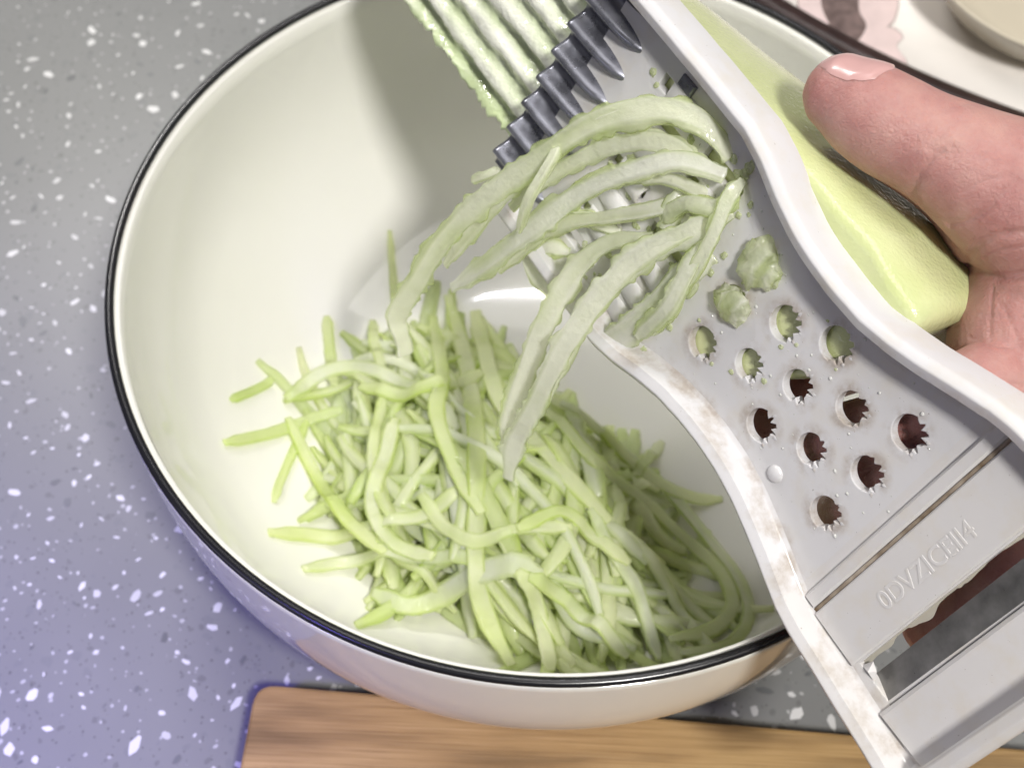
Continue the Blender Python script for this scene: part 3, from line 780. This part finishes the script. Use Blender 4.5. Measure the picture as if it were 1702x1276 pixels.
# ---- shreds one can pick out on top of the heap and round its edge (pixel path, rough height)
def px_shred(pts, w, label, t_=.19, seed=0, stiff=10, tw=(0, 0), lift=0., group=HEAP, n=34):
    P2 = []
    for u, v in pts:
        z = 2.5
        for _ in range(8):
            p = on_z(u, v, z); z = .5*z+.5*float(hsample(np.array([p[0]]), np.array([p[1]]))[0])
        P2.append(on_z(u, v, z)[:2])
    xy = spline(np.c_[np.array(P2), np.zeros(len(P2))], n)[:, :2]
    w = w*.78
    P = drape(clampxy(xy, 12.9), w, t_, stiff=stiff, lift=lift)
    o = ribbon('gourd_shred', P, w, t_, M['shred'], 900+seed, tw[0], tw[1], crink=.08)
    tag(o, label, 'shred', group)
picked = [
    ([(648, 385), (652, 440), (660, 520), (672, 585)], .42, 'thin shred leaning up the far wall of the bowl'),
    ([(543, 528), (548, 580), (556, 640)], .62, 'short upright shred at the back edge of the heap'),
    ([(620, 535), (624, 580), (640, 640)], .55, 'faint upright shred behind the heap beside the short one'),
    ([(385, 668), (420, 652), (455, 636)], .42, 'lone small shred stuck to the bowl wall apart from the heap'),
    ([(375, 740), (430, 728), (500, 708), (570, 690)], .62, 'shred pointing from the heap towards the black rim on the far side'),
    ([(456, 836), (470, 795), (492, 745), (510, 700)], .45, 'thin shred end hanging below the straight one at the heap edge'),
    ([(448, 888), (520, 893), (600, 895), (700, 860), (770, 820)], .66, 'straight shred sticking out of the heap over bare bowl'),
    ([(505, 948), (570, 940), (650, 925), (730, 930), (800, 940)], .6, 'wavy shred sticking out just below the straight one'),
    ([(480, 700), (530, 800), (575, 865), (640, 930)], .66, 'slanting shred along the edge of the heap'),
    ([(478, 668), (540, 635), (620, 620), (700, 660), (760, 720)], .75, 'broad shred arching over the back corner of the heap'),
    ([(620, 985), (680, 1010), (760, 990), (830, 960), (900, 960)], .95, 'broad folded shred at the front corner of the heap'),
    ([(745, 500), (770, 600), (790, 720), (792, 860), (795, 980), (850, 1110)], .82, 'long shred running straight down the middle of the heap'),
    ([(720, 540), (735, 640), (728, 720), (760, 800), (800, 860)], .7, 'shred bending to the side under the long middle one'),
    ([(790, 520), (820, 640), (870, 720), (950, 800), (1010, 880)], .8, 'shred sliding down from the top of the heap'),
    ([(900, 700), (990, 770), (1090, 850), (1180, 940), (1214, 1010), (1180, 1055), (1110, 1068)], .6, 'long shred looping back beside the rim under the grater'),
    ([(930, 690), (1030, 760), (1130, 850), (1215, 950), (1243, 1020), (1210, 1075), (1130, 1090)], .55, 'outer shred looping round the smaller loop'),
    ([(960, 700), (1050, 770), (1120, 820), (1200, 830)], .6, 'shred at the shaded back edge of the heap'),
    ([(980, 850), (1020, 920), (1060, 990), (1095, 1100)], .6, 'shred running down to the front rim below the loops'),
    ([(860, 950), (890, 1000), (905, 1060), (915, 1120)], .7, 'pale shred reaching the front rim beside the long middle one'),
    ([(880, 960), (940, 1000), (1000, 1050), (1040, 1100)], .7, 'pale shred fanning out towards the front rim'),
    ([(1050, 800), (1075, 765), (1100, 735)], .5, 'small shred tip in the shade past the heap'),
    ([(660, 720), (632, 790), (622, 860), (650, 910), (720, 930)], .75, 'curved shred in the middle of the near side of the heap'),
    ([(700, 830), (740, 880), (790, 900), (880, 890), (950, 880)], .6, 'shred crossing under the long middle one'),
    ([(860, 880), (930, 870), (990, 900), (1040, 960)], .6, 'glistening shred on the front slope of the heap'),
    ([(600, 650), (680, 670), (740, 650), (800, 640)], .7, 'flat shred across the top of the heap'),
]
for k, (pts, w, lab) in enumerate(picked):
    px_shred(pts, w, lab, seed=k*13, tw=(random.uniform(-.3, .3), random.uniform(-.3, .3)))

# ---- fresh shreds coming out of the grater (pixel, height above the grater plate or absolute depth)
FRESH = 'fresh shreds hanging from the grater'
def hang(pts, w, label, t_=.24, seed=0, tw=(0, 0), crink=.30, n=200, crn=.85, mat_='fresh'):
    """pts: (u, v, lift) with lift = units in front of the grater plane, or (u, v, None, depth)"""
    P = []
    for q in pts:
        z = q[3] if len(q) > 3 else pdepth(q[0], q[1])-q[2]
        P.append(at(q[0], q[1], z))
    P = spline(P, n); w = w*.84
    o = ribbon('gourd_shred', P, w, t_, M[mat_], 2000+seed*17, tw[0], tw[1], up_ref=-WM[:, 2], crink=crink, crn=crn, na=18, lump=.020, lens=1.0)
    tag(o, label, 'shred', FRESH)
hang([(1215, 260, .0), (1160, 200, .6), (1080, 185, 1.1), (990, 205, 1.6), (900, 262, 2.2), (800, 335, 2.9), (735, 400, 3.2), (690, 470, 3.0), (660, 525, 2.6), (666, 560, 2.4), (674, 590, 2.2)], .88, 'longest fresh shred arching from the grater and drooping at its tip', seed=1, tw=(.2, -.5))
hang([(1170, 285, .0), (1110, 240, .6), (1030, 240, 1.0), (960, 268, 1.3), (890, 310, 1.7), (850, 345, 1.9)], .62, 'white centred shred lying just under the longest one', seed=2, tw=(-.3, .2))
hang([(1205, 290, .2), (1130, 268, .8), (1050, 285, 1.2), (965, 320, 1.5), (880, 385, 2.0), (810, 440, 2.2), (752, 478, 2.2)], .74, 'blunt ended fresh shred beside the longest one', seed=3, tw=(.1, .4))
hang([(935, 225, 1.6), (915, 270, 2.4), (880, 330, 2.9), (862, 385, 2.7)], .36, 'thin shred crossing over the longest one', seed=4, tw=(.6, .9))
hang([(1215, 350, .1), (1150, 385, .7), (1070, 425, 1.2), (1000, 490, 1.8), (935, 580, 2.4), (890, 670, 2.2), (855, 740, 1.8), (845, 795, 1.4)], .86, 'wide fresh shred hanging down over the heap', seed=5, tw=(-.1, .3))
hang([(1085, 395, .3), (1010, 405, .9), (955, 450, 1.4), (905, 540, 2.0), (866, 640, 1.8), (838, 740, 1.4)], .72, 'fresh shred hanging behind the wide one', seed=6, tw=(.3, -.3))
hang([(1030, 385, .1), (975, 365, .6), (915, 370, .9), (860, 395, 1.1), (800, 440, 1.2)], .62, 'short shred curling out over the frame edge of the grater', seed=7, tw=(0, .6))
hang([(945, 420, .2), (910, 412, .5), (880, 430, .5), (900, 470, .3), (940, 490, .2)], .6, 'wet short shred lying on the frame of the grater', seed=8, tw=(.2, .2))
hang([(1180, 420, .2), (1130, 470, .5), (1080, 520, .6), (1030, 560, .5), (1000, 575, .3)], .95, 'bright green shred lying along the lower edge of the slots', seed=9, tw=(.2, -.2))
hang([(1190, 390, .3), (1150, 440, .8), (1110, 510, .9), (1060, 560, .6)], .62, 'second bright green shred beside the flat plastic band', seed=10, tw=(.5, .1))
hang([(1225, 320, .1), (1190, 345, .5), (1140, 340, .6), (1100, 365, .5)], .66, 'stubby shred end poking from an upper slot', seed=11, tw=(0, .4))
hang([(1140, 310, .1), (1120, 345, .4), (1110, 385, .3)], .55, 'small lump of shred between two white ribs', seed=12)
hang([(1180, 330, .1), (1120, 300, .5), (1060, 295, .7), (1010, 300, .8)], .5, 'short pale shred beside the stubby end', seed=13, tw=(.3, 0))
hang([(830, 283, .6), (808, 292, 1.0), (785, 300, 1.1)], .35, 'tiny translucent scrap at the end of the wavy blade', seed=14)
hang([(1200, 235, .1), (1140, 195, .7), (1050, 190, 1.2), (960, 225, 1.7), (880, 285, 2.0), (815, 350, 2.2), (770, 400, 2.2), (740, 440, 2.0)], .5, 'slender shred tucked along the inside of the longest one', seed=15, tw=(-.4, .3))
hang([(1150, 330, .2), (1080, 350, .7), (1010, 362, 1.0), (940, 372, 1.3), (880, 405, 1.5), (830, 450, 1.5)], .48, 'slender shred curving just above the frame of the grater', seed=16, tw=(.2, .5))
hang([(1195, 365, .3), (1120, 400, .9), (1040, 455, 1.4), (975, 535, 1.9), (930, 610, 2.0), (895, 690, 1.7)], .5, 'slender shred lying along the far edge of the wide hanging one', seed=17, tw=(.4, 0))
hang([(1235, 300, .1), (1210, 330, .5), (1190, 380, .7), (1160, 440, .7), (1120, 500, .6)], .5, 'bent shred dropping along the flat plastic band', seed=18, tw=(0, .6))
def plug(u, v, r, lift, label, seed):
    P = at(u, v, pdepth(u, v)-lift); n1, n2 = 14, 22; V = []
    for i in range(n1+1):
        a = math.pi*i/n1
        for j in range(n2):
            b_ = 2*math.pi*j/n2
            k = r*(1+.16*math.sin(2*b_+seed+i*.5)*math.sin(a)+.14*math.sin(5*b_+i*1.3)*math.sin(a)+.12*vnoise(i*1.3, seed)+.07*math.sin(9*b_+2*i)*math.sin(a))
            V.append(P+Kg*(gUw*k*math.cos(a)*1.1+gVw*k*math.sin(a)*math.sin(b_)*.95+gNw*k*math.sin(a)*math.cos(b_)*.5))
    o = mesh_obj('gourd_scrap', V, grid_faces(n1+1, n2), M['fresh']); o.data.attributes.new('tone', 'FLOAT', 'POINT').data.foreach_set('value', [min(1, max(0, .55+.5*vnoise(q*.13, seed))) for q in range(len(V))]); tag(o, label, 'scrap', 'wet scraps plugging grater holes')
plug(1264, 442, .50, .15, 'larger wet green scrap plugging the top hole of the grater', 31)
plug(1216, 506, .40, .12, 'smaller wet green scrap plugging the hole below the larger one', 41)

# ---- juice: droplets on the plastic and crumbs of pulp round the slots
def m_drop():
    m_, nt, b = mat('clear_juice'); b.inputs['Roughness'].default_value = 0.03; b.inputs['IOR'].default_value = 1.5
    rp = ramp(nt, [(0.3, (0.55, 0.56, 0.53)), (0.7, (0.62, 0.62, 0.60))]); nt.links.new(noise(nt, coords(nt), 90, 2), rp.inputs[0]); nt.links.new(rp.outputs[0], b.inputs['Base Color']); return m_
def blobs(spots, squash, rough, seed, n1=5, n2=9):
    V, Fc = [], []; rr_ = random.Random(seed)
    for (s, t, r) in spots:
        o0 = len(V); el = rr_.uniform(.75, 1.3); ph = rr_.uniform(0, 6.28)
        for i in range(n1):
            a = i/(n1-1)*math.pi/2
            for j in range(n2):
                b_ = 2*math.pi*j/n2; k = r*(1+rough*rr_.uniform(-1, 1))
                x, y = k*math.cos(a)*math.cos(b_)*el, k*math.cos(a)*math.sin(b_)
                V.append((s+x*math.cos(ph)-y*math.sin(ph), t+x*math.sin(ph)+y*math.cos(ph), r*squash*math.sin(a)*(1+rough*rr_.uniform(-1, 1))+.004))
        Fc += [tuple(o0+q for q in f) for f in grid_faces(n1, n2)]
    return Garr(V), Fc
dr = random.Random(77); sp_ = []
for (s, t) in holes:
    for _ in range(2):
        a = dr.uniform(-1.2, 1.8); q = dr.uniform(.47, .75); sp_.append((s+q*math.cos(a), t+q*math.sin(a), dr.uniform(.012, .045)))
for _ in range(35):
    s = dr.uniform(-3.4, 3.1); sp_.append((s, dr.uniform(-1, 1)*(hw(s)-.75), dr.uniform(.010, .035)))
for _ in range(25): sp_.append((dr.uniform(3.7, 4.9), dr.uniform(-2.9, 2.6), dr.uniform(.008, .02)))
sp_ = [(a, b, c) for a, b, c in sp_ if all(math.hypot(a-x, b-y) > .45 for x, y in holes) and not 3.2 < a < 3.66]
V, Fc = blobs([q for q in sp_ if q[0] < 3.3], .55, .05, 3); jd = mesh_obj('juice_drops', V, Fc, m_drop(), grater); jd['kind'] = 'stuff'
pu = []
for _ in range(90):
    s = dr.uniform(-7.3, -3.0); t = dr.uniform(-2.9, 2.4)
    pu.append((s, t, dr.uniform(.04, .13)))
for (s, t) in holes[:6]:
    for _ in range(2): a = dr.uniform(0, 6.28); pu.append((s+.5*math.cos(a), t+.5*math.sin(a), dr.uniform(.03, .07)))
V, Fc = blobs(pu, .6, .28, 4, 5, 10); po = mesh_obj('wet_pulp', V, Fc, M['fresh'])
po.data.attributes.new('tone', 'FLOAT', 'POINT').data.foreach_set('value', [dr.uniform(.2, .7) for _ in range(len(V))])
tag(po, 'crumbs of wet green pulp sticking round the slots of the grater', 'pulp', kind='stuff')

# ================================================================== hand
def tube_parts(chains, nseg=40, na=28):
    """chains: lists of (u, v, depth, radius_px) -> closed lofted tubes, to be fused"""
    Vall, Fall = [], []
    for ch in chains:
        Q = []
        for (u, v, z, r) in ch: p = at(u, v, z); Q.append((*p, r*z/F))
        Q = spline(Q, nseg); P = Q[:, :3]; rad = Q[:, 3]
        T = np.gradient(P, axis=0); T /= np.linalg.norm(T, axis=1)[:, None]
        off = len(Vall)
        ref = WM[:, 2]
        rings = [(P[0]-T[0]*rad[0]*c, T[0], rad[0]*s) for c, s in ((.98, .2), (.8, .6), (.45, .89))]
        rings += [(P[i], T[i], rad[i]) for i in range(nseg)]
        rings += [(P[-1]+T[-1]*rad[-1]*c, T[-1], rad[-1]*s) for c, s in ((.45, .89), (.8, .6), (.98, .2))]
        for (c, t, r) in rings:
            B = np.cross(ref, t); B /= np.linalg.norm(B); N = np.cross(t, B)
            for j in range(na):
                a = 2*math.pi*j/na; Vall.append(c+r*(B*math.cos(a)+N*math.sin(a)))
        nr_ = len(rings)
        Fall += [tuple(off+x for x in q) for q in grid_faces(nr_, na)]
        Fall += [tuple(off+j for j in range(na))[::-1], tuple(off+(nr_-1)*na+j for j in range(na))]
    return Vall, Fall
thumb = [(1402, 160, 31.5, 68), (1434, 180, 31.3, 80), (1480, 209, 31.1, 86), (1530, 235, 30.9, 87), (1590, 266, 30.7, 98), (1665, 310, 30.7, 121), (1750, 358, 30.9, 150), (1850, 410, 31.3, 180)]
chains = [thumb,
    [(1462, 235, 31.8, 56), (1532, 276, 31.8, 58), (1596, 330, 31.8, 60), (1645, 398, 31.8, 62)],                   # the pad of the thumb pressed on the gourd
    [(1664, 360, 31.6, 74), (1696, 402, 31.4, 96), (1760, 470, 31.2, 132), (1860, 500, 31.6, 170)],                  # fold of the thumb ball
    [(1870, 460, 32, 190), (1748, 530, 31.8, 158), (1716, 620, 31.4, 140), (1725, 760, 31.2, 135), (1800, 900, 31.6, 130)],   # palm and its heel
    [(1740, 480, 34, 110), (1640, 420, 36.3, 72), (1500, 380, 37.6, 60), (1370, 430, 37.2, 56), (1300, 500, 36.2, 48)],       # index
    [(1750, 560, 33.5, 110), (1650, 560, 35.8, 72), (1520, 560, 37.2, 62), (1400, 600, 36.6, 58), (1290, 630, 35.6, 56), (1190, 600, 35.4, 46)],     # middle
    [(1740, 640, 32.8, 100), (1640, 640, 30.3, 74), (1530, 690, 31.3, 64), (1420, 726, 32.7, 62), (1320, 735, 34.5, 55), (1235, 710, 35.5, 46)],     # ring
    [(1740, 740, 31.0, 90), (1650, 755, 30.2, 62), (1550, 790, 31.2, 60), (1450, 832, 32.5, 54), (1375, 870, 34.0, 42)],      # little
    [(1800, 860, 31.4, 110), (1720, 930, 31.0, 90), (1640, 985, 31.7, 76), (1560, 1035, 32.8, 62)],                                          # heel of the palm
]
Vh, Fh = tube_parts(chains)
me = bpy.data.meshes.new('hand'); me.from_pydata((np.array(Vh)*SC).tolist(), [], Fh); me.update()
tmp = bpy.data.objects.new('tmp', me); COL.objects.link(tmp)
md = tmp.modifiers.new('r', 'REMESH'); md.mode = 'VOXEL'; md.voxel_size = 0.06*SC
md = tmp.modifiers.new('s', 'SMOOTH'); md.factor = .5; md.iterations = 14
dg = bpy.context.evaluated_depsgraph_get(); me2 = bpy.data.meshes.new_from_object(tmp.evaluated_get(dg))
bpy.data.objects.remove(tmp)
Vm = np.array([v.co[:] for v in me2.vertices])/SC; Fm = [tuple(p.vertices) for p in me2.polygons]
Nm = np.array([v.normal[:] for v in me2.vertices])
bvh = BVHTree.FromPolygons([Vector(v) for v in Vm], Fm)
def crease(pts, width, depth):
    """press a fold line into the skin along a path seen from the front"""
    Q = []
    for u, v, _ in spline([(*p, 0) for p in pts], 40):
        d = at(u, v, 1)-CAMP; hit = bvh.ray_cast(Vector(CAMP), Vector(d/np.linalg.norm(d)))
        if hit[0] is not None: Q.append(np.array(hit[0]))
    if not Q: return
    Q = np.array(Q); lo, hi = Q.min(0)-1, Q.max(0)+1
    idx = np.where(((Vm > lo) & (Vm < hi)).all(1))[0]
    D = np.sqrt(((Vm[idx, None]-Q[None])**2).sum(2)).min(1)
    Vm[idx] -= Nm[idx]*(depth*np.exp(-(D/width)**2))[:, None]
for pts, w_, d_ in (
        ([(1512, 322), (1528, 292), (1550, 268), (1580, 248)], .16, .05), ([(1514, 320), (1528, 292), (1550, 266), (1568, 252)], .05, .055), ([(1530, 300), (1548, 276), (1570, 262)], .04, .02),
        ([(1545, 245), (1568, 218), (1600, 196)], .10, .025), ([(1575, 372), (1615, 362), (1655, 335), (1690, 300)], .10, .04), ([(1578, 376), (1618, 366), (1650, 345)], .045, .045),
        ([(1606, 436), (1622, 410), (1655, 392), (1700, 386)], .10, .06), ([(1600, 442), (1640, 458), (1672, 462), (1710, 455)], .10, .14), ([(1636, 430), (1660, 418), (1700, 410)], .05, .03),
        ([(1650, 480), (1645, 540), (1650, 620), (1655, 690)], .05, .03), ([(1610, 560), (1660, 575), (1702, 575)], .05, .03), ([(1620, 520), (1702, 530)], .05, .025), ([(1625, 625), (1702, 640)], .05, .025),
        ([(1560, 190), (1585, 175), (1612, 172)], .08, .025), ([(1590, 215), (1625, 205), (1660, 215)], .07, .02), ([(1630, 260), (1660, 250), (1700, 262)], .07, .02),
        ([(1600, 320), (1640, 300), (1680, 292)], .06, .02), ([(1660, 500), (1690, 560), (1700, 640)], .05, .02)):
    crease(pts, w_, d_)
hand = mesh_obj('hand', Vm, Fm, M['skin'])
tag(hand, 'bare hand with thumb laid along the peeled gourd', 'hand')
# nail: a thin curved plate on the far side of the thumb tip
Q = spline([(*at(u, v, z), r*z/F) for (u, v, z, r) in [(1330, 116, 31.7, 30)]+thumb[:4]], 60); T = np.gradient(Q[:, :3], axis=0); T /= np.linalg.norm(T, axis=1)[:, None]
nv, nu = 18, 16; V = []
bv2 = BVHTree.FromPolygons([Vector(v) for v in Vm], Fm)
for lay in (.055, -.02):
    for i in range(nv):
        f_ = i/(nv-1); k = int(5+f_*29); P = Q[k, :3]; t = T[k]
        B = np.cross(WM[:, 2], t); B /= np.linalg.norm(B); N = np.cross(t, B)
        upd = B if (WM.T@B)[1] < 0 else -B
        fr_ = N if (WM.T@N)[2] < 0 else -N
        for j in range(nu):
            g_ = j/(nu-1)*2-1
            half = 54*math.sqrt(max(0, 1-abs(2*f_-1)**5))*(1 if f_ > .3 else .82+.18*f_/.3)
            a = R(54+half*g_)
            d = fr_*math.cos(a)+upd*math.sin(a)
            h = bv2.ray_cast(Vector(P+d*4), Vector(-d)); q = np.array(h[0]) if h[0] is not None else P+d*Q[k, 3]
            V.append(q+d*(lay if abs(g_) < .96 and 0 < i < nv-1 else lay*.3))
n0 = nv*nu; Fn = grid_faces(nv, nu, False)+[tuple(n0+x for x in q[::-1]) for q in grid_faces(nv, nu, False)]
mesh_obj('thumbnail', V, Fn, M['nail'], hand)

for o in bpy.data.objects:
    if '_o' in o: del o['_o']
